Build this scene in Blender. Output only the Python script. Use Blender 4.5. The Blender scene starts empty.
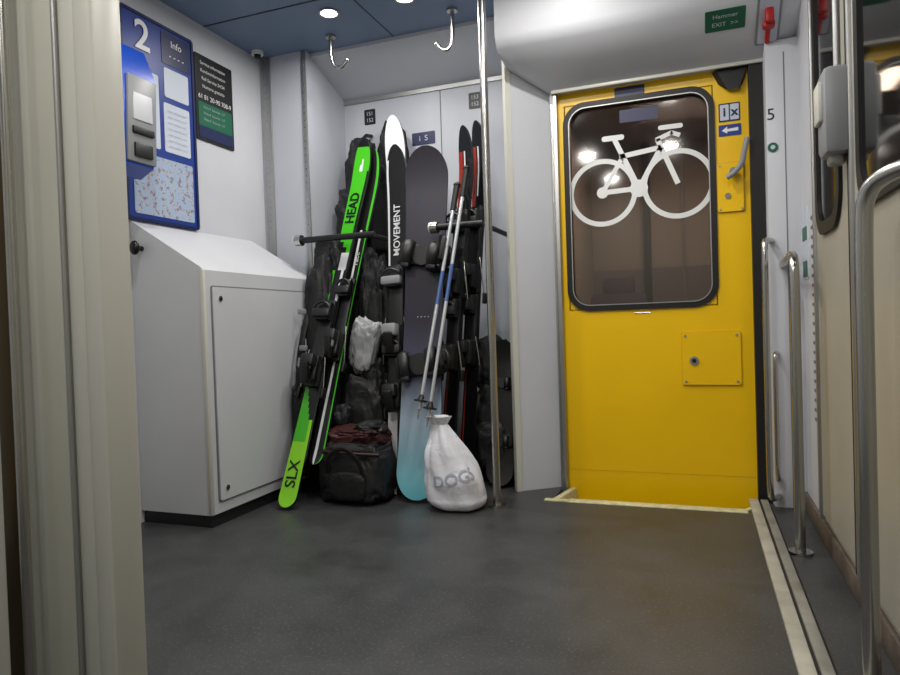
import bpy, bmesh, math, random
from mathutils import Vector, Matrix, noise
random.seed(3)
scene = bpy.context.scene
scene.view_settings.view_transform = 'Standard'

# ------------------------------------------------------------------ materials
def lin(c):
    return c/12.92 if c <= 0.04045 else ((c+0.055)/1.055)**2.4
def hexc(h):
    return tuple(lin(int(h[i:i+2],16)/255) for i in (0,2,4)) + (1.0,)
def mat(name, h, rough=0.5, metal=0.0, var=0.0, vscale=6.0, bump=0.0, bscale=60.0, emit=0.0, coat=0.0, spec=0.5):
    m = bpy.data.materials.new(name); m.use_nodes = True
    nt = m.node_tree; b = nt.nodes['Principled BSDF']
    c = hexc(h)
    b.inputs['Base Color'].default_value = c
    b.inputs['Roughness'].default_value = rough
    b.inputs['Metallic'].default_value = metal
    b.inputs['Specular IOR Level'].default_value = spec
    b.inputs['Coat Weight'].default_value = coat
    tc = nt.nodes.new('ShaderNodeTexCoord')
    if var > 0:
        n = nt.nodes.new('ShaderNodeTexNoise'); n.inputs['Scale'].default_value = vscale
        n.inputs['Detail'].default_value = 6
        nt.links.new(tc.outputs['Object'], n.inputs['Vector'])
        r = nt.nodes.new('ShaderNodeValToRGB')
        r.color_ramp.elements[0].position = 0.3; r.color_ramp.elements[1].position = 0.7
        r.color_ramp.elements[0].color = tuple(x*(1-var) for x in c[:3])+(1,)
        r.color_ramp.elements[1].color = tuple(min(1,x*(1+var)) for x in c[:3])+(1,)
        nt.links.new(n.outputs['Fac'], r.inputs['Fac'])
        nt.links.new(r.outputs['Color'], b.inputs['Base Color'])
    if bump > 0:
        n2 = nt.nodes.new('ShaderNodeTexNoise'); n2.inputs['Scale'].default_value = bscale
        n2.inputs['Detail'].default_value = 3
        n2.inputs['Distortion'].default_value = 1.2
        nt.links.new(tc.outputs['Object'], n2.inputs['Vector'])
        bp = nt.nodes.new('ShaderNodeBump'); bp.inputs['Strength'].default_value = bump
        bp.inputs['Distance'].default_value = 0.02
        nt.links.new(n2.outputs['Fac'], bp.inputs['Height'])
        nt.links.new(bp.outputs['Normal'], b.inputs['Normal'])
    if emit > 0:
        b.inputs['Emission Color'].default_value = c
        b.inputs['Emission Strength'].default_value = emit
    return m

WALL  = mat('wall_panel_grey_white','C8CAD1',0.42,var=0.04,vscale=2)
WALLB = mat('wall_panel_cool','BDC1CB',0.42,var=0.04,vscale=2)
CREAM = mat('cream_panel','B7B7AB',0.38,var=0.05,vscale=2)
CREAM2= mat('pale_trim','C4C4BB',0.35)
BEIGE = mat('beige_door_panel','A19D91',0.4,var=0.06,vscale=3)
CABM  = mat('cabinet_laminate','C6C8CE',0.4,var=0.03,vscale=3)
CEILM = mat('ceiling_blue_grey','6C7E9A',0.45,var=0.05,vscale=2)
YEL   = mat('yellow_door_paint','F2C200',0.32,var=0.03,vscale=3)
YELD  = mat('yellow_plate','CDA200',0.35)
BLK   = mat('black_rubber','0B0B0D',0.5)
BLKG  = mat('black_gloss','08080A',0.18)
DGREY = mat('dark_grey_plastic','17181B',0.45)
GREYP = mat('grey_plastic','85888C',0.4)
SEAM  = mat('seam_shadow_gap','6E7076',0.6)
CHROME= mat('brushed_steel','B9B8B4',0.25,metal=1.0)
ALU   = mat('aluminium','A9AAAA',0.4,metal=0.8)
BRASS = mat('bronze_strip','4E4028',0.35,metal=0.7)
WHITE = mat('white_vinyl','E4E6E6',0.45)
WHP   = mat('white_paper','C4CCDA',0.5)
BLUE  = mat('sign_blue','173689',0.4)
BLUED = mat('sign_dark_blue','13204E',0.4)
BLUEB = mat('validator_blue','1748B4',0.35)
GREEN = mat('sign_green','0C5F43',0.45)
RED   = mat('red_plastic','B01818',0.4)
SIGNB = mat('sign_black','121317',0.45)
LIME  = mat('lime_topsheet','3FAE1A',0.3,coat=0.3)
LIMEY = mat('lime_yellow','86D028',0.3)
SKBLK = mat('ski_black','0A0B0E',0.32,coat=0.15)
SKWHT = mat('ski_white','CCCED2',0.3,coat=0.2)
SKRED = mat('ski_red','8E2A20',0.3,coat=0.3)
SKBLU = mat('pole_blue','47659F',0.35)
POLE  = mat('pole_silver','C0C4CA',0.3,metal=0.4)
FABK  = mat('black_nylon','0A0B0E',0.65,var=0.3,vscale=8,bump=0.35,bscale=11)
FABG  = mat('grey_nylon','16171B',0.6,var=0.25,vscale=8,bump=0.35,bscale=11)
FABR  = mat('dark_red_nylon','350F0E',0.55,var=0.25,vscale=8,bump=0.35,bscale=11)
FABS  = mat('silver_fabric','96989B',0.45,var=0.12,vscale=8,bump=0.3,bscale=9)
BAGW  = mat('white_plastic_bag','DFE0E8',0.5,var=0.04,vscale=6,bump=0.4,bscale=12)
TXTG  = mat('pale_grey_print','A4ABBA',0.5)
LAMP  = mat('lamp_glow','FFF6E6',0.5,emit=30.0)
TRIMY = mat('worn_threshold_trim','D0CBA0',0.5,var=0.2,vscale=25)
TRACK = mat('worn_track_strip','AEAB9E',0.5,var=0.28,vscale=7,bump=0.1)
TRACK2= mat('worn_track_dark','86847C',0.55,var=0.3,vscale=9)
RUST  = mat('worn_brown_sill','5A5048',0.6,var=0.4,vscale=12)
BASEB = mat('plinth_black','1B1C1F',0.5)

FLOOR = bpy.data.materials.new('speckled_linoleum'); FLOOR.use_nodes=True
nt=FLOOR.node_tree; b=nt.nodes['Principled BSDF']
tc=nt.nodes.new('ShaderNodeTexCoord')
n1=nt.nodes.new('ShaderNodeTexNoise'); n1.inputs['Scale'].default_value=2.6; n1.inputs['Detail'].default_value=10; n1.inputs['Roughness'].default_value=.68
n2=nt.nodes.new('ShaderNodeTexNoise'); n2.inputs['Scale'].default_value=110; n2.inputs['Detail'].default_value=3
nt.links.new(tc.outputs['Object'],n1.inputs['Vector']); nt.links.new(tc.outputs['Object'],n2.inputs['Vector'])
r1=nt.nodes.new('ShaderNodeValToRGB'); r1.color_ramp.elements[0].position=.32; r1.color_ramp.elements[1].position=.68
r1.color_ramp.elements[0].color=hexc('2C2E30'); r1.color_ramp.elements[1].color=hexc('444546')
r2=nt.nodes.new('ShaderNodeValToRGB'); r2.color_ramp.elements[0].position=.56; r2.color_ramp.elements[1].position=.76
r2.color_ramp.elements[0].color=(0,0,0,1); r2.color_ramp.elements[1].color=(.8,.8,.8,1)
mx=nt.nodes.new('ShaderNodeMix'); mx.data_type='RGBA'
nt.links.new(n1.outputs['Fac'],r1.inputs['Fac']); nt.links.new(n2.outputs['Fac'],r2.inputs['Fac'])
nt.links.new(r2.outputs['Color'],mx.inputs[0]); nt.links.new(r1.outputs['Color'],mx.inputs[6])
mx.inputs[7].default_value=hexc('616263'); nt.links.new(mx.outputs[2],b.inputs['Base Color'])
rr=nt.nodes.new('ShaderNodeMapRange'); rr.inputs[3].default_value=.26; rr.inputs[4].default_value=.58
nt.links.new(n1.outputs['Fac'],rr.inputs[0]); nt.links.new(rr.outputs[0],b.inputs['Roughness'])

def ramp_mat(name, stops, axis='Z', scale=1.0, rough=.25):
    m=bpy.data.materials.new(name); m.use_nodes=True; nt=m.node_tree; b=nt.nodes['Principled BSDF']
    tc=nt.nodes.new('ShaderNodeTexCoord'); sp=nt.nodes.new('ShaderNodeSeparateXYZ')
    nt.links.new(tc.outputs['Object'],sp.inputs[0])
    mu=nt.nodes.new('ShaderNodeMath'); mu.operation='MULTIPLY'; mu.inputs[1].default_value=scale
    nt.links.new(sp.outputs[axis],mu.inputs[0])
    r=nt.nodes.new('ShaderNodeValToRGB'); nt.links.new(mu.outputs[0],r.inputs[0])
    els=r.color_ramp.elements
    while len(els)<len(stops): els.new(0.5)
    for e,(p,h) in zip(els,stops): e.position=p; e.color=hexc(h)
    nt.links.new(r.outputs[0],b.inputs['Base Color']); b.inputs['Roughness'].default_value=rough
    return m
BOARD = ramp_mat('snowboard_fade',[(0,'3F93A0'),(.08,'74AAB8'),(.20,'93A5B6'),(.33,'4A4C64'),(.48,'1A1629'),(1,'171223')],scale=1/1.93,rough=.45)

MAPM=bpy.data.materials.new('map_print'); MAPM.use_nodes=True; nt=MAPM.node_tree; b=nt.nodes['Principled BSDF']
tc=nt.nodes.new('ShaderNodeTexCoord'); nn=nt.nodes.new('ShaderNodeTexNoise'); nn.inputs['Scale'].default_value=34; nn.inputs['Detail'].default_value=8
nn.inputs['Roughness'].default_value=.75
nt.links.new(tc.outputs['Object'],nn.inputs['Vector'])
r=nt.nodes.new('ShaderNodeValToRGB'); els=r.color_ramp.elements
for _ in range(3): els.new(.5)
for e,(p,h) in zip(els,[(.30,'8FA9CE'),(.46,'9CB2D0'),(.52,'AEB6C4'),(.57,'937F78'),(.64,'4C6FB4')]): e.position=p; e.color=hexc(h)
nt.links.new(nn.outputs['Fac'],r.inputs[0]); nt.links.new(r.outputs[0],b.inputs['Base Color'])

def glass(name, tint, mixf, rough=.03):
    m=bpy.data.materials.new(name); m.use_nodes=True; nt=m.node_tree; nt.nodes.clear()
    o=nt.nodes.new('ShaderNodeOutputMaterial'); mx=nt.nodes.new('ShaderNodeMixShader')
    t=nt.nodes.new('ShaderNodeBsdfTransparent'); t.inputs[0].default_value=hexc(tint)
    g=nt.nodes.new('ShaderNodeBsdfGlossy'); g.inputs['Roughness'].default_value=rough; g.inputs[0].default_value=(.9,.9,.9,1)
    mx.inputs[0].default_value=mixf
    nt.links.new(t.outputs[0],mx.inputs[1]); nt.links.new(g.outputs[0],mx.inputs[2]); nt.links.new(mx.outputs[0],o.inputs[0])
    return m
GLASS=glass('door_glass','BDB2AA',.11,.06)
DARKGL=mat('night_window_glass','0A0B0D',0.06)

# ------------------------------------------------------------------ mesh builder
class MB:
    def __init__(s): s.bm=bmesh.new(); s.mats=[]
    def mi(s,m):
        if m not in s.mats: s.mats.append(m)
        return s.mats.index(m)
    def merge(s,t,m,M=None):
        if M is not None: bmesh.ops.transform(t,matrix=M,verts=t.verts)
        if m is not None:
            k=s.mi(m)
            for f in t.faces: f.material_index=k
        me=bpy.data.meshes.new('tmp'); t.to_mesh(me); t.free(); s.bm.from_mesh(me); bpy.data.meshes.remove(me)
    def box(s,c,d,m,bev=0.0,rot=None,seg=2):
        t=bmesh.new(); bmesh.ops.create_cube(t,size=1)
        bmesh.ops.scale(t,vec=Vector(d),verts=t.verts)
        if bev>0: bmesh.ops.bevel(t,geom=t.edges[:],offset=min(bev,min(d)*.45),segments=seg,affect='EDGES',profile=.5)
        M=Matrix.Translation(Vector(c))
        if rot is not None: M=M@rot
        s.merge(t,m,M); return s
    def bx(s,x0,x1,y0,y1,z0,z1,m,bev=0.0):
        return s.box(((x0+x1)/2,(y0+y1)/2,(z0+z1)/2),(abs(x1-x0),abs(y1-y0),abs(z1-z0)),m,bev)
    def cyl(s,p0,p1,r,m,r2=None,seg=20):
        p0=Vector(p0);p1=Vector(p1);d=p1-p0
        t=bmesh.new(); bmesh.ops.create_cone(t,cap_ends=True,segments=seg,radius1=r,radius2=r if r2 is None else r2,depth=d.length)
        M=Matrix.Translation((p0+p1)/2)@d.to_track_quat('Z','Y').to_matrix().to_4x4()
        s.merge(t,m,M); return s
    def sph(s,c,d,m,rot=None,seg=16):
        t=bmesh.new(); bmesh.ops.create_uvsphere(t,u_segments=seg,v_segments=seg//2+2,radius=1)
        bmesh.ops.scale(t,vec=Vector(d),verts=t.verts)
        M=Matrix.Translation(Vector(c))
        if rot is not None: M=M@rot
        s.merge(t,m,M); return s
    def tube(s,pts,r,m,seg=12,smooth=0,flat=1.0):
        P=[Vector(p) for p in pts]
        for _ in range(smooth):
            Q=[P[0]]
            for a,b_ in zip(P,P[1:]): Q+= [a.lerp(b_,.25),a.lerp(b_,.75)]
            Q.append(P[-1]); P=Q
        t=bmesh.new(); rings=[]; up=Vector((0.123,0.31,0.94)).normalized(); pn=None
        for i,p in enumerate(P):
            d=(P[min(i+1,len(P)-1)]-P[max(i-1,0)]).normalized()
            if pn is None:
                n=d.cross(up).normalized()
                if n.length<.1: n=d.cross(Vector((1,0,0))).normalized()
            else:
                n=(pn-d*pn.dot(d)).normalized()
            pn=n; bb=d.cross(n)
            rr_=r(i/(len(P)-1)) if callable(r) else r
            rings.append([t.verts.new(p+n*rr_*math.cos(2*math.pi*k/seg)+bb*rr_*flat*math.sin(2*math.pi*k/seg)) for k in range(seg)])
        for a,b_ in zip(rings,rings[1:]):
            for k in range(seg): t.faces.new((a[k],a[(k+1)%seg],b_[(k+1)%seg],b_[k]))
        t.faces.new(rings[0][::-1]); t.faces.new(rings[-1])
        bmesh.ops.recalc_face_normals(t,faces=t.faces[:]); s.merge(t,m); return s
    def prism(s,pts,z0,z1,m,M=None):
        t=bmesh.new(); a=[t.verts.new((x,y,z0)) for x,y in pts]; b_=[t.verts.new((x,y,z1)) for x,y in pts]
        n=len(pts); t.faces.new(a[::-1]); t.faces.new(b_)
        for i in range(n): t.faces.new((a[i],a[(i+1)%n],b_[(i+1)%n],b_[i]))
        bmesh.ops.recalc_face_normals(t,faces=t.faces[:]); s.merge(t,m,M); return s
    def ringprism(s,out,inn,z0,z1,m,M=None):
        t=bmesh.new(); n=len(out)
        V=[[t.verts.new((x,y,z)) for x,y in L] for L in (out,inn) for z in (z0,z1)]
        o0,o1,i0,i1=V
        for i in range(n):
            j=(i+1)%n
            t.faces.new((o0[i],o0[j],o1[j],o1[i])); t.faces.new((i0[i],i1[i],i1[j],i0[j]))
            t.faces.new((o1[i],o1[j],i1[j],i1[i])); t.faces.new((o0[i],i0[i],i0[j],o0[j]))
        bmesh.ops.recalc_face_normals(t,faces=t.faces[:]); s.merge(t,m,M); return s
    def hull(s,pts,m):
        t=bmesh.new()
        for p in pts: t.verts.new(p)
        bmesh.ops.convex_hull(t,input=t.verts[:]); bmesh.ops.recalc_face_normals(t,faces=t.faces[:]); s.merge(t,m); return s
    def blob(s,c,d,m,pw=.6,amp=.06,freq=3.0,seed=0,taper=0.0,rot=None,sub=5):
        t=bmesh.new(); bmesh.ops.create_icosphere(t,subdivisions=sub,radius=1)
        so=Vector((seed*7.3,seed*3.1,seed*5.7))
        for v in t.verts:
            p=v.co.copy(); q=Vector([math.copysign(abs(x)**pw,x) for x in p])
            k=1+amp*noise.noise(p*freq+so)+amp*.5*(1-abs(noise.noise(p*freq*2.3+so))*2)*.6
            # sagging creases, mostly running across the fabric
            k+=amp*.35*(abs(noise.noise(Vector((p.x*1.5,p.y*1.5,p.z*6))+so))-.25)
            q*=k; f=1-taper*(q.z*.5+.5); q.x*=f; q.y*=f
            v.co=Vector((q.x*d[0],q.y*d[1],q.z*d[2]))
        M=Matrix.Translation(Vector(c))
        if rot is not None: M=M@rot
        s.merge(t,m,M); return s
    def text(s,body,size,M,m,fn=None,ext=0.0,bold=0.0):
        cu=bpy.data.curves.new('t','FONT'); cu.body=body; cu.size=size; cu.align_x='CENTER'; cu.align_y='CENTER'; cu.extrude=ext; cu.offset=bold
        ob=bpy.data.objects.new('t',cu); scene.collection.objects.link(ob)
        bpy.context.view_layer.update()
        me=bpy.data.meshes.new_from_object(ob.evaluated_get(bpy.context.evaluated_depsgraph_get()))
        t=bmesh.new(); t.from_mesh(me); bpy.data.objects.remove(ob); bpy.data.meshes.remove(me)
        if fn:
            bmesh.ops.triangulate(t,faces=t.faces[:])
            bmesh.ops.subdivide_edges(t,edges=t.edges[:],cuts=1)
            for v in t.verts: v.co=fn(v.co)
        s.merge(t,m,M); return s
    def obj(s,name,parent=None,angle=38):
        me=bpy.data.meshes.new(name); s.bm.to_mesh(me); s.bm.free()
        for m in s.mats: me.materials.append(m)
        me.polygons.foreach_set('use_smooth',[True]*len(me.polygons)); me.set_sharp_from_angle(angle=math.radians(angle))
        o=bpy.data.objects.new(name,me); scene.collection.objects.link(o)
        if parent: o.parent=parent
        return o
def empty(name,M=None):
    e=bpy.data.objects.new(name,None); e.empty_display_size=.1; scene.collection.objects.link(e)
    if M is not None: e.matrix_world=M
    return e
def rrect(x0,x1,y0,y1,r,n=8):
    P=[]
    for cx,cy,a0 in ((x1-r,y1-r,0),(x0+r,y1-r,90),(x0+r,y0+r,180),(x1-r,y0+r,270)):
        for i in range(n+1):
            a=math.radians(a0+90*i/n); P.append((cx+r*math.cos(a),cy+r*math.sin(a)))
    return P
def frame(origin,u,v):
    u=Vector(u).normalized(); v=Vector(v).normalized(); w=u.cross(v)
    M=Matrix.Identity(4)
    for i in range(3): M[i][0]=u[i];M[i][1]=v[i];M[i][2]=w[i];M[i][3]=origin[i]
    return M
F_BACK = lambda y: frame((0,y,0),(1,0,0),(0,0,1))      # w = -Y
F_LEFT = lambda x: frame((x,0,0),(0,1,0),(0,0,1))      # w = +X
F_RIGHT= lambda x: frame((x,0,0),(0,-1,0),(0,0,1))     # u=-Y, w = -X

XL=-2.52; XR=.46; ZC=2.6; YB=3.97; YR=-1.6
# ------------------------------------------------------------------ floor / ceiling / walls
m=MB()
m.bx(XL,-.70,YR,YB,-.1,0,FLOOR); m.bx(-.70,XR,YR,3.30,-.1,0,FLOOR); m.bx(.30,XR,3.30,3.45,-.1,0,FLOOR)
m.bx(-.70,.30,3.30,3.62,-.26,-.2,FLOOR)
m.obj('floor')
m=MB()
m.bx(-.62,.20,3.255,3.315,-.2,.005,TRIMY,.003)
m.box((-.665,3.40,-.09),(.03,.27,.192),TRIMY,.003,rot=Matrix.Rotation(math.radians(-12),4,'Z'))
m.box((.225,3.345,-.09),(.022,.13,.192),TRIMY,.003,rot=Matrix.Rotation(math.radians(-35),4,'Z'))
m.bx(-.74,-.62,3.255,3.295,-.001,.005,TRIMY)
m.obj('trim_1')
m=MB()
m.bx(.215,.258,-1.2,3.47,0,.016,TRACK,.004); m.bx(.258,.268,-1.2,3.47,0,.006,BASEB); m.bx(.268,.30,-1.2,3.47,0,.014,TRACK2,.003)
m.bx(.300,.308,-1.2,3.40,0,.004,BLK)
m.obj('trim_2')
m=MB(); m.bx(XL,XR,YR,3.56,ZC,ZC+.05,CEILM)
for y in (3.0,2.35,1.5,.6): m.bx(XL,XR,y-.004,y+.004,ZC-.003,ZC+.01,DGREY)
for x in (-1.62,-.9): m.bx(x-.003,x+.003,YR,3.55,ZC-.002,ZC+.01,DGREY)
m.obj('ceiling')
m=MB(); m.bx(XL-.05,XL,YR,3.52,0,ZC,WALL); m.obj('wall_left')
m=MB()
m.bx(XL-.05,-2.19,3.50,YB+.05,0,ZC,WALLB)
m.obj('wall_left_return')
m=MB()
m.bx(-2.19,-.90,YB,YB+.05,0,ZC,WALLB)
m.hull([(-2.19,3.56,2.6),(-.9,3.56,2.6),(-2.19,3.56,2.58),(-.9,3.56,2.58),(-2.19,YB,2.43),(-.9,YB,2.43),(-2.19,YB,2.6),(-.9,YB,2.6)],WALL)
m.bx(-2.19,-.93,YB-.012,YB,2.40,2.425,ALU)
m.bx(-1.50,-1.494,YB-.002,YB,0.0,2.4,SEAM)
m.obj('wall_back')
m=MB()
m.prism([(-.935,3.44),(-.906,3.41),(-.696,3.565),(-.696,YB+.05),(-.935,YB+.05)],0,ZC,WALL)
m.prism([(-.915,3.398),(-.890,3.412),(-.905,3.43),(-.935,3.42)],0,ZC,CREAM2)
m.obj('wall_niche_side')
m=MB(); m.bx(-.70,-.665,3.50,3.60,-.2,2.12,ALU,.004)
m.bx(-.693,-.686,3.494,3.50,.05,2.05,CHROME)
m.obj('trim_3')
m=MB()
for (x0,x1,y) in ((-2.50,-2.44,3.488),(-2.215,-2.185,3.488)):
    m.bx(x0,x1,y,3.50,0,ZC,ALU,.003)
    for k in range(26): m.cyl(((x0+x1)/2,y+.001,1.5+k*.042),((x0+x1)/2,y-.003,1.5+k*.042),.004,CHROME,seg=8)
m.obj('trim_4')
m=MB()
m.hull([(-.906,3.2,2.6),(.46,3.2,2.6),(-.906,3.2,2.33),(.46,3.2,2.33),(-.906,3.23,2.27),(.46,3.23,2.27),
        (-.69,3.50,2.11),(.34,3.50,2.11),(.46,3.46,2.16),(-.906,3.6,2.6),(.46,3.6,2.6),(-.69,3.62,2.11),(.34,3.62,2.11),(-.906,3.42,2.24)],WALL)
m.bx(-.69,.33,3.485,3.50,2.10,2.118,CREAM2,.003)
m.obj('wall_door_header')
m=MB()
m.bx(.262,.325,3.50,3.62,-.2,2.12,BLK)
m.bx(.325,XR+.05,3.40,3.62,-.1,2.16,WALL,.006)
m.bx(-.696,XR+.05,3.60,3.64,2.09,ZC,WALL)
m.bx(.40,.404,3.398,3.40,0,2.1,SEAM)
m.obj('wall_back_right')
m=MB()
m.bx(XR,XR+.05,2.95,3.42,0,ZC,WALL); m.bx(XR,XR+.05,YR,2.95,0,ZC,BEIGE)
for k in range(22): m.bx(XR-.004,XR,2.98,3.12,.45+k*.04,.462+k*.04,SEAM)
m.bx(XR-.016,XR,YR,3.40,0,.08,RUST,.004)
m.bx(XR-.012,XR,2.93,2.955,.1,ZC,ALU,.003)
m.obj('wall_right')
m=MB(); m.bx(XL-.05,XR+.05,YR-.05,YR,0,ZC,CREAM); m.obj('wall_rear')

def leaf(name,y0,y1,wy0,wy1):
    m=MB(); M=F_RIGHT(XR)
    m.prism(rrect(-y1,-y0,.12,2.5,.02),0,.018,BEIGE,M)
    m.ringprism(rrect(-wy1-.03,-wy0+.03,1.18,2.44,.13),rrect(-wy1+.015,-wy0-.015,1.225,2.39,.1),.016,.030,BLK,M)
    m.prism(rrect(-wy1,-wy0,1.21,2.40,.11),.014,.022,DARKGL,M)
    m.bx(XR-.03,XR,y1-.02,y1,.1,2.5,ALU,.004); m.bx(XR-.024,XR,y0,y0+.018,.1,2.5,BLK,.003)
    return m.obj(name)
leaf('door_2',2.28,2.90,2.42,2.80); leaf('door_3',1.45,2.25,1.55,2.12)
m=MB()
m.box((XR-.055,2.29,1.50),(.075,.12,.26),GREYP,.02); m.box((XR-.095,2.29,1.53),(.02,.08,.12),CREAM2,.008)
m.cyl((XR-.045,2.29,1.63),(XR-.045,2.29,2.5),.010,ALU); m.box((XR-.05,2.30,1.37),(.045,.06,.05),ALU,.01)
m.box((XR-.035,2.29,2.49),(.06,.04,.03),ALU,.005)
m.obj('door_lock_unit')

# ------------------------------------------------------------------ foreground partition at left
DX=-.105
m=MB()
m.bx(XL,-1.62,1.20,1.27,0,ZC,CREAM)
m.bx(-1.62,-1.335+DX,1.185,1.27,0,ZC,CREAM,.006)
m.bx(-1.333+DX,-1.277+DX,1.19,1.27,0,ZC,CREAM2,.006)
m.bx(-1.275+DX,-1.215+DX,1.18,1.275,0,ZC,CREAM2,.01)
m.cyl((-1.335+DX,1.183,0),(-1.335+DX,1.183,ZC),.006,ALU,seg=10)
m.bx(-1.675,-1.62,1.17,1.2,0,ZC,BRASS,.003)
m.obj('wall_front_left')
m=MB(); m.tube([(-1.545,1.13,.0),(-1.545,1.13,1.2),(-1.545,1.13,ZC)],.013,CHROME); m.cyl((-1.545,1.13,0),(-1.545,1.13,.01),.03,CHROME); m.cyl((-1.545,1.13,ZC-.01),(-1.545,1.13,ZC),.03,CHROME)
m.obj('grab_pole')

# ------------------------------------------------------------------ cabinet
m=MB()
m.prism([(XL+.002,.06),(-2.10,.06),(-2.10,1.19),(-2.115,1.205),(XL+.002,1.45)],0,.92,CABM,Matrix(((1,0,0,0),(0,0,1,2.43),(0,1,0,0),(0,0,0,1))))
bmesh.ops.recalc_face_normals(m.bm,faces=m.bm.faces[:])
m.bx(XL+.002,-2.115,2.445,3.35,0,.06,BASEB)
m.bx(-2.118,-2.095,2.425,2.445,.06,1.19,CREAM2,.006)
M=F_LEFT(-2.10)
m.prism(rrect(2.475,3.30,.11,1.12,.012,3),0,.004,SEAM,M)
m.prism(rrect(2.482,3.293,.117,1.113,.012,3),.003,.010,CABM,M)
for (y,z) in ((2.53,1.06),(2.53,.17)):
    m.cyl((-2.092,y,z),(-2.086,y,z),.013,CHROME); m.cyl((-2.087,y,z),(-2.082,y,z),.006,BLK)
m.cyl((-2.45,2.43,1.31),(-2.45,2.395,1.31),.012,BLK); m.sph((-2.45,2.385,1.31),(.026,.02,.034),BLKG)
m.obj('storage_cabinet')

# ------------------------------------------------------------------ posters & validator on left wall
m=MB(); M=F_LEFT(XL)
m.prism(rrect(2.40,2.885,1.455,2.47,.02),0,.016,BLUE,M)
m.ringprism(rrect(2.40,2.885,1.455,2.47,.02),rrect(2.415,2.87,1.47,2.455,.015),.015,.022,BLUED,M)
m.prism(rrect(2.45,2.85,1.49,1.79,.01),.016,.019,MAPM,M)
m.prism(rrect(2.45,2.63,1.83,2.20,.01),.016,.019,WHP,M)
m.prism(rrect(2.66,2.84,1.83,2.08,.01),.016,.019,WHP,M)
m.prism(rrect(2.67,2.84,2.11,2.26,.01),.016,.019,WHP,M)
m.prism(rrect(2.66,2.86,2.28,2.44,.005),.016,.019,BLUED,M)
m.text('2',.20,M@Matrix.Translation((2.535,2.355,.021)),WHITE,bold=.003)
m.text('Info',.05,M@Matrix.Translation((2.76,2.39,.021)),WHITE)
m.text('- - - -',.05,M@Matrix.Translation((2.76,2.33,.021)),WHITE)
for k in range(7): m.text('mm mmm mm',.022,M@Matrix.Translation((2.75,1.86+k*.03,.0205)),TXTG)
m.obj('map_poster')
m=MB()
m.prism(rrect(2.91,3.215,1.96,2.43,.006),0,.008,SIGNB,M)
m.prism(rrect(2.925,3.20,1.975,2.17,.004),.008,.010,GREEN,M)
m.prism(rrect(2.925,3.20,1.975,2.04,.004),.010,.0105,BLUED,M)
m.text('61 81 20-90 708-9',.036,M@Matrix.Translation((3.06,2.20,.011)),WHITE)
for k,tx in enumerate(('Service information','Kundeninformation','Rail Service 24/24','Numero gratuito')):
    m.text(tx,.026,M@Matrix.Translation((3.05,2.385-k*.042,.011)),WHITE)
for k in range(3): m.text('Notruf  Securite  117',.020,M@Matrix.Translation((3.05,2.145-k*.033,.0115)),TXTG)
m.obj('information_sign')
m=MB()
# validator: slanted blue hood, grey slotted face, blue lower body, wall bracket
m.hull([(-2.49,2.20,2.16),(-2.49,2.40,2.16),(-2.36,2.20,2.20),(-2.36,2.40,2.20),(-2.30,2.20,2.06),(-2.30,2.40,2.06),(-2.32,2.21,1.66),(-2.32,2.39,1.66),
        (-2.40,2.21,1.62),(-2.40,2.39,1.62),(-2.49,2.21,1.66),(-2.49,2.39,1.66)],BLUEB)
m.box((-2.307,2.315,1.86),(.018,.165,.38),GREYP,.008,rot=Matrix.Rotation(math.radians(2.5),4,'Y')); m.box((-2.299,2.315,1.93),(.012,.11,.15),WALL,.004)
m.box((-2.297,2.315,1.81),(.014,.12,.03),BLK,.003); m.box((-2.30,2.315,1.725),(.014,.10,.06),DGREY,.003)
m.box((-2.475,2.30,1.9),(.08,.10,.2),DGREY,.005)
m.obj('ticket_validator')

# ------------------------------------------------------------------ yellow door
DY=3.55
m=MB(); M=F_BACK(DY)
m.bx(-.668,.262,DY,DY+.05,-.198,.92,YEL)
m.bx(-.668,-.63,DY,DY+.05,.92,2.11,YEL); m.bx(.098,.262,DY,DY+.05,.92,2.11,YEL)
m.bx(-.63,.098,DY,DY+.05,2.04,2.11,YEL); m.bx(-.63,.098,DY,DY+.05,.92,.96,YEL)
r=.11
for cx,cz,sx,sz in ((-.636+r,2.045-r,-1,1),(.103-r,2.045-r,1,1),(-.636+r,.955+r,-1,-1),(.103-r,.955+r,1,-1)):
    pts=[(cx+sx*r,cz+sz*r)]+[(cx+sx*r*math.cos(a*math.pi/16),cz+sz*r*math.sin(a*math.pi/16)) for a in range(9)]
    m.prism(pts,-.05,0,YEL,M)
m.ringprism(rrect(-.642,.109,.949,2.051,.115,10),rrect(-.612,.079,.979,2.021,.09,10),-.05,.010,BLK,M)
m.ringprism(rrect(-.614,.081,.977,2.023,.09,10),rrect(-.609,.076,.982,2.018,.085,10),.006,.012,ALU,M)
m.prism(rrect(-.615,.082,.976,2.024,.085,10),-.032,-.026,GLASS,M)
m.prism(rrect(-.075,.205,.555,.825,.01,3),0,.006,YELD,M)
m.prism(rrect(-.072,.202,.558,.822,.01,3),.004,.010,YEL,M)
for x in (-.055,.185):
    for z in (.575,.805): m.cyl((x,DY-.010,z),(x,DY-.014,z),.006,ALU,seg=10)
m.cyl((-.015,DY-.01,.68),(-.015,DY-.016,.68),.022,ALU); m.cyl((-.015,DY-.015,.68),(-.015,DY-.020,.68),.011,BLK)
m.prism(rrect(.112,.235,1.41,1.655,.012,3),0,.008,YELD,M)
m.prism(rrect(.115,.232,1.413,1.652,.012,3),.006,.012,YEL,M)
for x in (.125,.222):
    for z in (1.425,1.64): m.cyl((x,DY-.012,z),(x,DY-.015,z),.005,ALU,seg=8)
m.cyl((.185,DY-.01,1.60),(.185,DY-.06,1.60),.018,GREYP)
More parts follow.
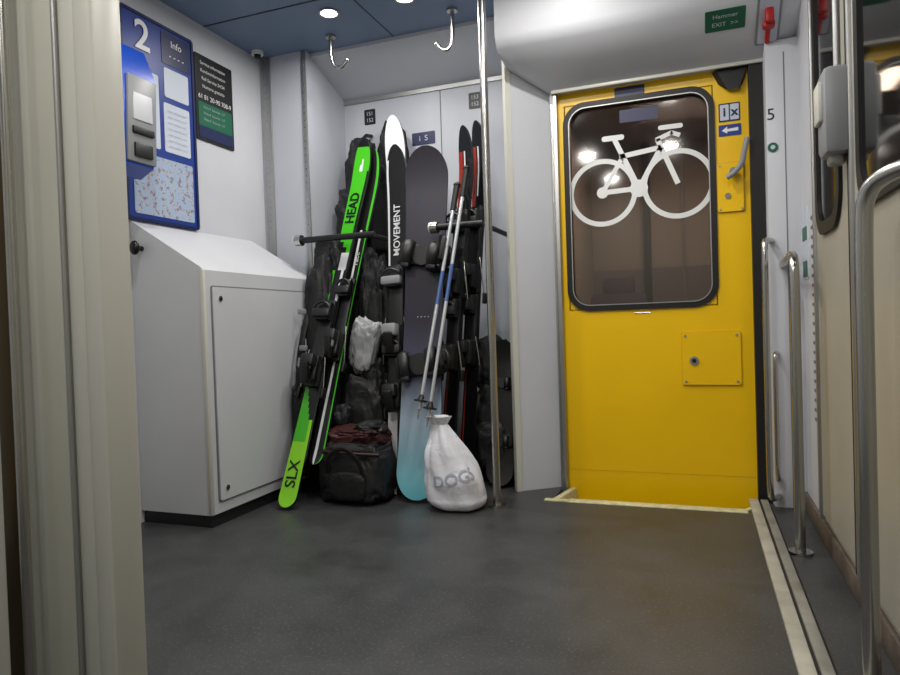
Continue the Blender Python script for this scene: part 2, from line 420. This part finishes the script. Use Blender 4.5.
m.tube([(.155,DY-.055,1.57),(.19,DY-.06,1.59),(.225,DY-.065,1.63),(.235,DY-.07,1.69),(.25,DY-.07,1.75)],.013,GREYP,smooth=2)
m.cyl((.16,DY-.01,1.49),(.16,DY-.018,1.49),.014,CHROME)
m.prism(rrect(.128,.225,1.855,1.945,.004,2),.0,.003,BLUED,M)
m.prism(rrect(.134,.174,1.862,1.938,.003,2),.003,.004,WHP,M); m.prism(rrect(.180,.219,1.862,1.938,.003,2),.003,.004,WHP,M)
m.text('i',.06,M@Matrix.Translation((.154,1.9,.005)),BLUED,bold=.002); m.text('x',.06,M@Matrix.Translation((.2,1.9,.005)),BLUED,bold=.002)
m.prism(rrect(.126,.228,1.785,1.84,.004,2),.0,.003,BLUE,M)
m.prism([(.14,1.812),(.165,1.83),(.165,1.818),(.215,1.822),(.215,1.806),(.165,1.806),(.165,1.796)],.003,.004,WHITE,M)
m.hull([(.10,DY,2.105),(.26,DY,2.105),(.12,DY-.03,2.105),(.26,DY-.03,2.105),(.13,DY,2.04),(.17,DY-.03,2.0),(.22,DY-.03,2.0),(.24,DY,2.03)],DGREY)
m.prism(rrect(-.37,-.22,2.052,2.10,.004,2),.0,.003,BLUED,M)
m.prism(rrect(-.35,-.16,1.925,1.99,.004,2),-.025,-.023,BLUED,M)
m.bx(-.66,.255,DY-.001,DY,.10,.102,YELD)
m.cyl((-.3,DY,.93),(-.22,DY,.93),.004,CHROME,seg=8)
m.obj('door_1')
m=MB(); MP=F_BACK(DY+.0255)
def ring2(cx,cz,R,w,n=48):
    o=[(cx+R*math.cos(2*math.pi*i/n),cz+R*math.sin(2*math.pi*i/n)) for i in range(n)]
    i_=[(cx+(R-w)*math.cos(2*math.pi*i/n),cz+(R-w)*math.sin(2*math.pi*i/n)) for i in range(n)]
    m.ringprism(o,i_,0,.001,WHITE,MP)
def seg2(a,b_,w):
    a=Vector(a);b_=Vector(b_);d=(b_-a).normalized();n=Vector((-d.y,d.x))*w/2
    m.prism([tuple(a+n),tuple(a-n),tuple(b_-n),tuple(b_+n)],0.0,.0012,WHITE,MP)
WL=(-.448,1.572); WR=(-.070,1.582); BBk=(-.262,1.577)
ring2(*WL,.178,.026); ring2(*WR,.178,.026)
m.prism([(BBk[0]+.045*math.cos(2*math.pi*i/24),BBk[1]+.045*math.sin(2*math.pi*i/24)) for i in range(24)],0,.0016,WHITE,MP)
HT=(-.148,1.775)
seg2(WL,BBk,.026); seg2(WL,(-.345,1.74),.024); seg2(BBk,(-.378,1.84),.026); seg2((-.357,1.75),HT,.026); seg2(BBk,HT,.026)
seg2(WR,(-.165,1.82),.026); seg2((-.172,1.815),(-.09,1.845),.022); seg2((-.10,1.845),(-.055,1.825),.022)
m.prism(rrect(-.445,-.33,1.838,1.866,.013,5),0,.0014,WHITE,MP); m.prism(rrect(-.16,-.04,1.862,1.886,.011,5),0,.0014,WHITE,MP)
m.prism([(WL[0]+.03*math.cos(2*math.pi*i/16),WL[1]+.03*math.sin(2*math.pi*i/16)) for i in range(16)],0,.0016,WHITE,MP)
m.obj('bicycle_pictogram')
# compartment beyond the door
COR=mat('corridor_wall','A39B95',0.6); COR2=mat('corridor_wall_lower','7A7480',0.6); CORF=mat('corridor_floor','5A5452',0.7); SEATF=mat('seat_purple','4B3E56',0.8)
m=MB(); m.bx(-.92,-.88,YB+.07,6.2,-.2,2.5,COR); m.bx(-.695,-.69,3.66,YB+.07,-.2,2.5,COR); m.obj('wall_corridor_left')
m=MB(); m.bx(.75,.80,3.66,6.2,-.2,2.5,COR); m.obj('wall_corridor_right')
m=MB(); m.bx(-.9,.8,6.2,6.25,-.2,2.5,COR); m.bx(-.9,.8,6.19,6.2,-.2,1.35,COR2)
m.bx(-.42,-.36,6.12,6.2,-.2,2.45,DGREY); m.bx(-.10,-.08,6.15,6.2,-.2,2.45,GREYP); m.bx(.25,.29,6.14,6.2,-.2,2.45,DGREY); m.obj('wall_corridor_end')
m=MB(); m.bx(-.9,.8,3.66,6.2,2.45,2.5,COR); m.obj('ceiling_corridor')
m=MB(); m.bx(-.9,.8,3.66,6.2,-.25,-.2,CORF); m.obj('floor_corridor')
m=MB()
for x in (-.60,.42):
    m.box((x,5.4,.28),(.46,.46,.12),SEATF,.04); m.box((x,5.62,.72),(.46,.12,.80),SEATF,.05,rot=Matrix.Rotation(math.radians(-6),4,'X'))
    m.box((x,5.68,1.16),(.26,.09,.18),SEATF,.04); m.box((x,5.4,.0),(.2,.3,.40),DGREY,.02)
m.obj('train_seat')

sl=Vector((0,.27,-.16)).normalized()
MS=frame((0,3.23,2.27),(1,0,0),-sl)
m=MB(); MG=MS@Matrix.Translation((.155,-.055,0))
m.prism(rrect(-.085,.085,-.055,.055,.005,2),.0,.003,GREEN,MG)
m.text('Hammer',.030,MG@Matrix.Translation((0,.022,.004)),WHP); m.text('EXIT  >>',.030,MG@Matrix.Translation((0,-.02,.004)),WHP)
m.obj('emergency_sign')
m=MB(); hx=.335
m.prism(rrect(hx-.05,hx+.05,-.22,.03,.01,3),.0,.008,GREYP,MS)
m.prism(rrect(hx-.04,hx+.04,-.21,.02,.01,3),.008,.010,WHP,MS)
m.box(MS@Vector((hx,-.05,.025)),(.035,.03,.07),RED,.008); m.box(MS@Vector((hx,-.10,.03)),(.05,.045,.03),RED,.008)
m.cyl(MS@Vector((hx,-.10,.02)),MS@Vector((hx,-.20,.02)),.010,RED)
m.obj('emergency_hammer')
m=MB(); M=F_BACK(3.40)
m.text('5',.075,M@Matrix.Translation((.345,1.82,.001)),SIGNB)
m.cyl((.35,3.40,1.67),(.35,3.396,1.67),.022,GREEN); m.cyl((.35,3.398,1.67),(.35,3.394,1.67),.010,WHP)
M2=F_RIGHT(XR)
m.prism(rrect(-3.36,-3.22,1.05,1.36,.01,3),0,.003,WHP,M2); m.prism(rrect(-3.35,-3.23,1.06,1.13,.005,2),.003,.004,GREEN,M2); m.prism(rrect(-3.35,-3.23,1.22,1.28,.005,2),.003,.004,GREEN,M2)
m.obj('safety_sticker')

# ------------------------------------------------------------------ rails
m=MB(); m.tube([(-.94,3.10,0),(-.94,3.10,1.3),(-.94,3.10,ZC)],.019,CHROME,seg=20)
m.cyl((-.94,3.10,0),(-.94,3.10,.012),.045,CHROME); m.cyl((-.94,3.10,ZC-.012),(-.94,3.10,ZC),.045,CHROME)
m.obj('grab_pole')
def handrail(pts,base,r=.019):
    m=MB(); m.tube(pts,r,CHROME,smooth=3,seg=16)
    for p,n in base: m.cyl(p,Vector(p)+Vector(n)*.012,.042,CHROME)
    return m.obj('handrail')
handrail([(.345,2.75,0),(.345,2.75,.5),(.345,2.75,1.02),(.345,2.76,1.10),(.35,2.85,1.13),(.37,3.1,1.13),(.38,3.40,1.13)],[((.345,2.75,0),(0,0,1))],.018)
handrail([(.355,1.72,0),(.355,1.72,.5),(.355,1.72,1.08),(.36,1.71,1.17),(.40,1.66,1.2),(.455,1.60,1.2)],[((.355,1.72,0),(0,0,1))])
handrail([(.335,3.40,1.24),(.30,3.30,1.24),(.293,3.27,1.20),(.293,3.27,1.0),(.293,3.27,.4),(.293,3.27,.12),(.30,3.29,.06),(.345,3.40,.05)],[],.014)
handrail([(.345,3.40,.72),(.335,3.33,.72),(.33,3.31,.70),(.33,3.31,.3),(.33,3.31,.2),(.335,3.33,.14),(.345,3.40,.13)],[],.011)

def hook(x,y,s):
    m=MB()
    m.cyl((x,y,ZC),(x,y,ZC-.015),.03,CHROME); m.cyl((x,y,ZC),(x,y,ZC-.06),.012,CHROME)
    m.tube([(x,y,ZC-.05),(x+.0,y,ZC-.13*s),(x+.02,y,ZC-.19*s),(x+.07,y,ZC-.195*s),(x+.10,y,ZC-.165*s)] if s<1.1 else
           [(x,y,ZC-.05),(x,y,ZC-.15*s),(x-.02,y,ZC-.185*s),(x-.06,y,ZC-.185*s),(x-.09,y,ZC-.155*s)],.011,CHROME,smooth=3)
    m.sph((x+.103,y,ZC-.160*s) if s<1.1 else (x-.093,y,ZC-.150*s),(.015,.015,.015),CHROME)
    m.obj('ceiling_hook')
hook(-1.944,3.39,1.0); hook(-1.19,3.38,1.15)
m=MB(); m.cyl((-2.46,3.40,ZC),(-2.46,3.40,ZC-.02),.035,WHITE); m.cyl((-2.46,3.40,ZC-.02),(-2.46,3.40,ZC-.035),.02,DGREY); m.obj('smoke_detector')
def downlight(x,y,e):
    m=MB(); n=24
    o=[(x+.055*math.cos(2*math.pi*i/n),y+.055*math.sin(2*math.pi*i/n)) for i in range(n)]
    q=[(x+.043*math.cos(2*math.pi*i/n),y+.043*math.sin(2*math.pi*i/n)) for i in range(n)]
    m.ringprism(o,q,ZC-.008,ZC,CHROME); m.prism(q,ZC-.006,ZC,LAMP)
    m.obj('ceiling_downlight')
    l=bpy.data.lights.new('downlight','AREA'); l.shape='DISK'; l.size=.12; l.energy=e; l.color=(1,.965,.91)
    lo=bpy.data.objects.new('downlight_lamp',l); lo.location=(x,y,ZC-.03); scene.collection.objects.link(lo)
for x,y,e in ((-1.807,3.142,7),(-1.369,3.16,7.5),(-.55,2.7,11.5),(-1.8,1.9,8),(-.9,1.9,11),(-.15,1.9,8.5),(-1.9,.2,4),(-1.0,.3,14),(-.2,.3,9),(-.9,-.9,8)):
    downlight(x,y,e)
l=bpy.data.lights.new('corridor_lamp','AREA'); l.size=.6; l.energy=34; l.color=(1,.93,.85); lo=bpy.data.objects.new('corridor_lamp',l); lo.location=(-.1,5.0,2.4); scene.collection.objects.link(lo)

# ------------------------------------------------------------------ niche signs & rack
m=MB(); M=F_BACK(YB)
def tag(x,z,tx):
    m.prism(rrect(x-.04,x+.04,z-.05,z+.05,.005,2),0,.004,SIGNB,M)
    m.text(tx,.035,M@Matrix.Translation((x,z+.02,.005)),WHP); m.text('152',.035,M@Matrix.Translation((x,z-.022,.005)),WHP)
tag(-2.00,2.30,'151'); tag(-1.265,2.30,'153')
m.prism(rrect(-1.70,-1.54,2.07,2.15,.005,2),0,.004,BLUED,M); m.text('i  S',.05,M@Matrix.Translation((-1.62,2.11,.005)),WHP)
m.obj('seat_number_sign')
m=MB()
m.tube([(-2.155,3.31,1.42),(-1.665,3.31,1.42)],.018,BLK); m.cyl((-2.175,3.31,1.42),(-2.135,3.31,1.42),.032,CHROME); m.sph((-2.178,3.31,1.42),(.012,.030,.030),WHITE)
m.tube([(-1.70,3.31,1.42),(-1.70,3.6,1.42),(-1.70,YB-.002,1.42)],.014,BLK); m.cyl((-1.70,YB-.002,1.42),(-1.70,YB-.012,1.42),.035,DGREY)
m.obj('luggage_rack_bar')
m=MB()
m.tube([(-1.29,3.27,1.42),(-1.02,3.27,1.42)],.018,BLK); m.cyl((-1.31,3.27,1.42),(-1.27,3.27,1.42),.032,CHROME); m.sph((-1.312,3.27,1.42),(.012,.030,.030),WHITE)
m.tube([(-1.03,3.27,1.42),(-1.03,3.6,1.42),(-1.03,YB-.002,1.42)],.014,BLK); m.cyl((-1.03,YB-.002,1.42),(-1.03,YB-.012,1.42),.035,DGREY)
m.obj('luggage_rack_bar')

# ------------------------------------------------------------------ skis, boards
def lean(base,top,twist=0):
    base=Vector(base);top=Vector(top); z=(top-base).normalized(); y=Vector((math.sin(math.radians(twist)),math.cos(math.radians(twist)),0))
    y=(y-z*y.dot(z)).normalized(); x=y.cross(z)
    M=Matrix.Identity(4)
    for i in range(3): M[i][0]=x[i];M[i][1]=y[i];M[i][2]=z[i];M[i][3]=base[i]
    return M,(top-base).length
def plank(m,L,wt,ww,wb,th,fn,tipT,tipB,upT=.06,upB=.02,N=90,C=10,oy=0.0,camber=0.0,pt=.5):
    t=bmesh.new(); rows=[]; S=[]
    for i in range(N+1):
        s=i/N; s=.5-.5*math.cos(math.pi*s)
        S.append(s); z=s*L
        if s<.5: w=ww+(wb-ww)*((.5-s)/.5)**2
        else: w=ww+(wt-ww)*((s-.5)/.5)**2
        if z<tipB: w*=max(.02,1-(1-z/tipB)**2)**pt
        if L-z<tipT: w*=max(.02,1-(1-(L-z)/tipT)**2)**pt
        y=oy
        if z<tipB*1.6: y-=upB*(1-z/(tipB*1.6))**2
        if L-z<tipT*1.6: y-=upT*(1-(L-z)/(tipT*1.6))**2
        y-=camber*math.sin(math.pi*s)
        rows.append(([t.verts.new(((k/C-.5)*w,y-th/2,z)) for k in range(C+1)],[t.verts.new(((k/C-.5)*w,y+th/2,z)) for k in range(C+1)]))
    side=m.mi(SKBLK)
    for i in range(N):
        a,b_=rows[i],rows[i+1]; sm=(S[i]+S[i+1])/2
        for k in range(C):
            f=t.faces.new((a[0][k],a[0][k+1],b_[0][k+1],b_[0][k])); f.material_index=m.mi(fn(sm,(k+.5)/C))
            f=t.faces.new((a[1][k+1],a[1][k],b_[1][k],b_[1][k+1])); f.material_index=side
        f=t.faces.new((a[1][0],a[0][0],b_[0][0],b_[1][0])); f.material_index=side
        f=t.faces.new((a[0][C],a[1][C],b_[1][C],b_[0][C])); f.material_index=side
    for rw in (rows[0],rows[-1]):
        f=t.faces.new(rw[0]+rw[1][::-1]); f.material_index=side
    bmesh.ops.recalc_face_normals(t,faces=t.faces[:])
    m.merge(t,None)
TX=lambda x,y,z: Matrix.Translation((x,y,z))@frame((0,0,0),(0,0,1),(-1,0,0))
def ski_binding(m,z,w,c1,c2,oy=0.0,k=1.0):
    f=oy-.012
    m.box((0,f-.012,z),(w*.8,.022,.50*k),DGREY,.006)
    m.box((0,f-.045,z+.17*k),(w*.9,.05,.11),c1,.015); m.box((0,f-.075,z+.15*k),(w*1.1,.035,.05),c2,.012)
    m.tube([(-w*.45,f-.07,z+.14*k),(-w*.5,f-.085,z+.19*k),(0,f-.09,z+.215*k),(w*.5,f-.085,z+.19*k),(w*.45,f-.07,z+.14*k)],.007,DGREY,smooth=2,seg=8)
    m.box((0,f-.045,z-.16*k),(w*.9,.055,.14),c1,.015); m.box((0,f-.09,z-.13*k),(w*.8,.06,.07),c2,.015)
    m.box((0,f-.10,z-.20*k),(w*.5,.03,.12),c1,.01,rot=Matrix.Rotation(math.radians(25),4,'X'))
    for sx in (-1,1):
        m.tube([(sx*w*.5,f-.03,z-.05*k),(sx*w*.62,f-.02,z-.15*k),(sx*w*.70,f+.0,z-.27*k)],.004,CHROME,seg=8)
        m.box((sx*w*.72,f+.0,z-.28*k),(.016,.03,.06),BLK,.005)
def green(s,u):
    if s<.15: return LIMEY
    if s<.20: return LIME if u<.8 else LIMEY
    if s<.30: return LIME if u<.15+(.30-s)*6 else SKBLK
    if s<.60: return LIME if u<.2 else (SKWHT if .74<u<.88 else SKBLK)
    if s<.66: return SKWHT if u>.35 else SKBLK
    if s<.70: return SKBLK if u<(.70-s)*20 else LIME
    if s>.975: return SKBLK
    if s>.90 and u>.35+(s-.9)*5: return SKWHT if u<.6 else LIME
    return LIME if u<.9 else SKBLK
def green2(s,u):
    if s<.72: return SKWHT if .3<u<.48 else (LIME if u>.9 else SKBLK)
    return SKBLK if u<.8 else LIME
e=empty('green_ski_pair')
for i,(bs,tp,fn,w) in enumerate((((-1.950,2.79,.01),(-1.865,3.665,2.03),green,.105),((-1.86,2.93,.20),(-1.82,3.71,1.97),green2,.085))):
    M,L=lean(bs,tp)
    m=MB(); plank(m,L,w*1.12,w*.75,w,.018,fn,.20,.06,.05,.012)
    ski_binding(m,L*(.40 if i==0 else .42),w*.95,SKBLK,DGREY)
    m.box((0,-.11,L*.33),(.05,.03,.05),LIME if i==0 else GREYP,.01)
    if i==0:
        m.text('SLX',.085,TX(0,-.0115,.17),SKBLK,bold=.001)
        m.text('HEAD',.080,TX(0,-.0115,L*.79),SKBLK,bold=.002)
    else: m.text('race',.05,TX(0.0,-.0115,L*.62),SKWHT)
    o=m.obj('ski_%d'%(i+1)); o.matrix_world=M; o.parent=e

def freew(s,u):
    if s>.62: return SKWHT
    return SKBLK if s>.25 else SKWHT
def freeb(s,u):
    if s>.955: return SKBLK
    if s<.22: return SKWHT if u<.5 else SKBLK
    return SKBLK if u>.12 or s<.5 else SKWHT
e=empty('freeride_ski_pair')
for i,(bs,tp,fn) in enumerate((((-1.51,3.26,.01),(-1.665,3.64,2.15),freew),((-1.51,3.17,.01),(-1.600,3.52,1.94),freeb))):
    M,L=lean(bs,tp)
    m=MB(); plank(m,L,.14,.105,.12,.018,fn,.22,.08,.04,.01)
    if i==1:
        ski_binding(m,L*.51,.11,BLK,GREYP); ski_binding(m,L*.33,.10,BLK,DGREY,k=.8)
        m.text('MOVEMENT',.057,TX(-.0,-.0115,L*.745),SKWHT,bold=.0008)
    o=m.obj('ski_%d'%(i+1)); o.matrix_world=M; o.parent=e

def sb_binding(m,z,ang,c1=BLK,c2=DGREY,s=1.0):
    R=Matrix.Rotation(math.radians(ang),4,'Y')
    P=lambda x,y,zz: Vector((0,0,z))+(R@Vector((x*s,y*s,zz*s)))
    RM=R
    m.box(P(0,-.022,0),(.25*s,.022*s,.10*s),c1,.01,rot=RM)
    m.cyl(P(0,-.03,0),P(0,-.042,0),.05*s,c2)
    m.tube([P(.03,-.03,-.055),P(.12,-.04,-.05),P(.145,-.05,0),P(.12,-.04,.05),P(.03,-.03,.055)],.016*s,c1,smooth=2,seg=10)
    m.box(P(.135,-.13,0),(.02*s,.17*s,.11*s),c2,.015,rot=RM@Matrix.Rotation(math.radians(12),4,'Z'))
    m.box(P(.142,-.12,0),(.022*s,.10*s,.06*s),c1,.012,rot=RM@Matrix.Rotation(math.radians(12),4,'Z'))
    for xx,h in ((.06,.095),(-.08,.065)):
        m.tube([P(xx,-.02,-.06),P(xx+.005,-h*.8,-.055),P(xx+.01,-h-.01,0),P(xx+.005,-h*.8,.055),P(xx,-.02,.06)],.026*s,c2,smooth=2,seg=10,flat=.5)
        m.box(P(xx+.01,-h*.8,-.062),(.04*s,.03*s,.02*s),c1,.005,rot=RM)
e=empty('snowboard')
M,L=lean((-1.355,3.09,.01),(-1.385,3.45,1.885),-4)
m=MB(); plank(m,L,.262,.215,.255,.014,lambda s,u:BOARD,.17,.16,.05,.04,N=80,C=10)
sb_binding(m,L*.675,10,s=1.15); sb_binding(m,L*.365,-8,s=1.15)
for k in range(4): m.cyl((-.03+.02*k,-.006,L*.5),(-.03+.02*k,-.009,L*.5),.004,CHROME,seg=8)
m.text('o-o',.05,TX(-.05,-.0085,L*.84),BLUED)
o=m.obj('deck'); o.matrix_world=M; o.parent=e

def redf(s,u):
    if s>.93: return SKBLK
    if s>.55: return SKRED if u<.3 else (SKWHT if .42<u<.5 and s>.8 else SKBLK)
    return SKRED if .1<u<.25 else SKBLK
e=empty('red_ski_pair')
for i,(bs,tp) in enumerate((((-1.275,3.26,.01),(-1.175,3.57,2.00)),((-1.20,3.38,.01),(-1.13,3.67,2.05)))):
    M,L=lean(bs,tp,18)
    m=MB(); plank(m,L,.10,.075,.10,.018,redf,.20,.06,.06,.01)
    ski_binding(m,L*.64,.11,BLK,DGREY)
    ski_binding(m,L*.42,.10,BLK,DGREY,k=.8)
    o=m.obj('ski_%d'%(i+1)); o.matrix_world=M; o.parent=e

def pole(m,a,b_,c1,c2):
    a=Vector(a);b_=Vector(b_); d=(b_-a)
    m.cyl(a,a+d*.45,.008,c1,r2=.009,seg=12); m.cyl(a+d*.45,a+d*.60,.009,c2,seg=12); m.cyl(a+d*.60,a+d*.90,.009,c1,seg=12)
    m.cyl(a+d*.88,b_,.015,BLK,r2=.017,seg=14); m.sph(b_,(.02,.02,.014),BLK)
    m.cyl(a-d.normalized()*.05,a,.002,CHROME,r2=.006,seg=8)
    m.cyl(a+d*.03,a+d*.036,.034,BLK,seg=16); m.cyl(a+d*.036,a+d*.06,.02,BLK,r2=.009,seg=12)
    p=b_; m.tube([p,p+Vector((.04,-.01,-.03)),p+Vector((.05,-.02,-.14)),p+Vector((.01,-.02,-.18)),p+Vector((-.01,-.01,-.08)),p],.006,BLK,smooth=2,seg=6,flat=.3)
m=MB()
pole(m,(-1.265,2.93,.50),(-1.135,3.215,1.62),POLE,SKBLU)
pole(m,(-1.22,2.93,.46),(-1.08,3.215,1.70),POLE,SKBLU)
m.obj('ski_poles')

# ------------------------------------------------------------------ bags
m=MB(); t=bmesh.new(); NT,NZ=120,70; H=.45
bc=Vector((-1.108,3.03,0)); BR=.150
def bagp(th,h):
    s=h/H
    if s<.12: R=BR*(.55+.45*math.sqrt(max(0,1-(1-s/.12)**2)))
    else: R=BR*(1-.02*abs(s-.3)/.3) if s<.3 else BR*(1-((s-.3)/.68)**1.35*.88)
    if s>.9: R=.030+ .030*(s-.9)/.1
    fold=max(0,(s-.15))*.22*math.cos(8*th+2*math.sin(3*th)+s*3)*(.6+.4*math.cos(5*th))+.13*noise.noise(Vector((math.cos(th)*1.6,math.sin(th)*1.6,s*4)))
    R*=1+fold
    off=Vector((-.095*s**1.0,-.02*s,0))
    return bc+off+Vector((R*math.cos(th),R*.82*math.sin(th),h+.004))
g=[[t.verts.new(bagp(2*math.pi*k/NT,H*i/NZ)) for k in range(NT)] for i in range(NZ+1)]
for i in range(NZ):
    for k in range(NT): t.faces.new((g[i][k],g[i][(k+1)%NT],g[i+1][(k+1)%NT],g[i+1][k]))
t.faces.new(g[0][::-1]); t.faces.new(g[-1]); m.merge(t,BAGW)
def wrap(co):
    th=-math.pi/2+ .38 + co.x/.13; p=bagp(th,.165+co.y+.02*math.sin(co.x*14))
    return p+Vector((math.cos(th),math.sin(th),0))*.004
m.text('DOGS',.075,Matrix.Identity(4),TXTG,fn=wrap,bold=.001)
m.tube([(-1.20,3.0,.425),(-1.235,2.96,.48),(-1.25,2.93,.56),(-1.235,2.95,.50),(-1.19,3.0,.425)],.004,WHITE,smooth=2,seg=6)
m.obj('drawstring_bag')

m=MB()
R=Matrix.Rotation(math.radians(-8),4,'X')
m.blob((-1.90,3.56,.72),(.20,.14,.64),FABK,pw=.62,amp=.16,freq=2.2,seed=1,taper=.2,rot=R)
m.blob((-2.0,3.27,.78),(.09,.12,.52),FABK,pw=.55,amp=.18,freq=2.6,seed=2,taper=.15,rot=R)
m.blob((-2.0,3.38,1.20),(.10,.08,.20),FABG,pw=.6,amp=.2,freq=2.6,seed=3,taper=.2)
m.blob((-2.01,3.11,.40),(.07,.11,.28),FABK,pw=.6,amp=.2,freq=2.6,seed=7,taper=.25)
m.blob((-1.76,3.50,.70),(.09,.10,.60),FABK,pw=.6,amp=.2,freq=2.6,seed=27,taper=.1)
for sx in (-.12,.0):
    m.tube([(-1.9+sx,3.36,1.2),(-1.93+sx,3.20,1.0),(-1.95+sx,3.13,.75),(-1.93+sx,3.10,.45)],.018,DGREY,smooth=2,seg=8,flat=.35)
m.tube([(-2.06,3.14,.9),(-2.07,3.08,.7),(-2.06,3.05,.55),(-2.03,3.08,.75)],.006,GREYP,smooth=2,seg=6)
m.tube([(-2.02,3.13,.85),(-2.0,3.10,.62),(-2.01,3.05,.4)],.004,GREYP,seg=6)
for z in (.55,.8,1.0): m.box((-2.03,3.12,z),(.05,.015,.03),GREYP,.005)
m.obj('backpack')
m=MB()
m.blob((-1.98,3.80,1.83),(.13,.10,.27),FABK,pw=.7,amp=.2,freq=2.5,seed=4,taper=.3)
m.blob((-2.02,3.78,1.55),(.12,.08,.24),FABG,pw=.7,amp=.25,freq=2.8,seed=5,taper=-.1)
m.blob((-1.78,3.84,2.00),(.12,.07,.20),FABK,pw=.75,amp=.15,freq=2.5,seed=6,taper=.35)
m.blob((-1.85,3.80,1.6),(.15,.08,.32),FABK,pw=.7,amp=.2,freq=2.5,seed=46)
m.tube([(-1.99,3.8,2.05),(-1.99,3.86,2.15),(-1.99,YB-.01,2.17)],.012,BLK,smooth=1)
m.obj('hanging_jacket')
m=MB(); m.blob((-1.735,3.28,.79),(.068,.045,.15),FABS,pw=.75,amp=.3,freq=1.6,seed=8,taper=-.25,rot=Matrix.Rotation(math.radians(12),4,'Y'))
m.blob((-1.70,3.34,.55),(.08,.09,.16),FABK,pw=.7,amp=.2,freq=2.5,seed=9)
m.blob((-1.70,3.40,1.00),(.08,.08,.26),FABK,pw=.7,amp=.25,freq=2.5,seed=18)
m.obj('folded_jacket')
m=MB()
m.blob((-1.685,3.06,.16),(.195,.14,.16),FABK,pw=.5,amp=.12,freq=2.2,seed=10,taper=.12)
m.blob((-1.70,3.09,.325),(.15,.11,.055),FABR,pw=.6,amp=.3,freq=1.8,seed=11)
m.blob((-1.62,3.10,.365),(.07,.08,.04),FABG,pw=.7,amp=.3,freq=1.8,seed=12)
m.tube([(-1.865,2.97,.26),(-1.77,2.92,.275),(-1.62,2.915,.27),(-1.51,2.96,.26)],.007,FABR,smooth=1,seg=8)
m.tube([(-1.79,2.94,.15),(-1.77,2.89,.26),(-1.67,2.89,.31),(-1.59,2.90,.24),(-1.58,2.93,.13)],.013,BLK,smooth=2,seg=8,flat=.4)
m.blob((-1.67,2.93,.10),(.10,.03,.07),FABK,pw=.5,amp=.05,seed=13)
m.obj('duffel_bag')
m=MB(); m.blob((-1.74,3.27,.32),(.15,.11,.31),FABK,pw=.6,amp=.15,freq=2.4,seed=14,taper=.2)
m.blob((-1.82,3.15,.42),(.05,.05,.07),FABG,pw=.8,amp=.2,freq=2,seed=15); m.obj('stuff_sack')
m=MB()
m.blob((-1.10,3.66,.27),(.14,.12,.27),FABK,pw=.6,amp=.15,freq=2.4,seed=16,taper=.15)
m.blob((-1.09,3.53,.22),(.09,.05,.13),FABG,pw=.6,amp=.12,freq=2.4,seed=17)
m.blob((-1.12,3.70,.66),(.12,.10,.16),FABK,pw=.7,amp=.2,freq=2.4,seed=19,taper=.1)
m.tube([(-1.17,3.56,.5),(-1.19,3.50,.35),(-1.17,3.52,.15)],.014,DGREY,smooth=2,seg=8,flat=.4)
m.obj('backpack')
e=empty('snowboard')
M,L=lean((-1.03,3.46,.01),(-1.03,3.62,.80),0)
m=MB(); plank(m,L,.17,.14,.17,.014,lambda s,u:SKBLK,.10,.10,.03,.02,N=40,C=6)
sb_binding(m,L*.70,0,s=.55); sb_binding(m,L*.3,0,s=.55)
o=m.obj('deck'); o.matrix_world=M; o.parent=e

# ------------------------------------------------------------------ world & camera
w=bpy.data.worlds.new('world'); scene.world=w; w.use_nodes=True
w.node_tree.nodes['Background'].inputs[0].default_value=(.05,.06,.08,1); w.node_tree.nodes['Background'].inputs[1].default_value=.3
th=math.radians(20.5); p=math.radians(1.08); ph=math.radians(1.9)
r0=Vector((math.cos(th),math.sin(th),0)); f0=Vector((-math.sin(th)*math.cos(p),math.cos(th)*math.cos(p),-math.sin(p))); u0=r0.cross(f0)
Rv=r0*math.cos(ph)-u0*math.sin(ph); Uv=r0*math.sin(ph)+u0*math.cos(ph)
cam=bpy.data.cameras.new('camera'); cam.lens=26.4; cam.sensor_width=36; cam.clip_start=.02
co=bpy.data.objects.new('camera',cam); scene.collection.objects.link(co)
M=Matrix.Identity(4)
for i in range(3): M[i][0]=Rv[i];M[i][1]=Uv[i];M[i][2]=-f0[i]
M[2][3]=.9
co.matrix_world=M; scene.camera=co
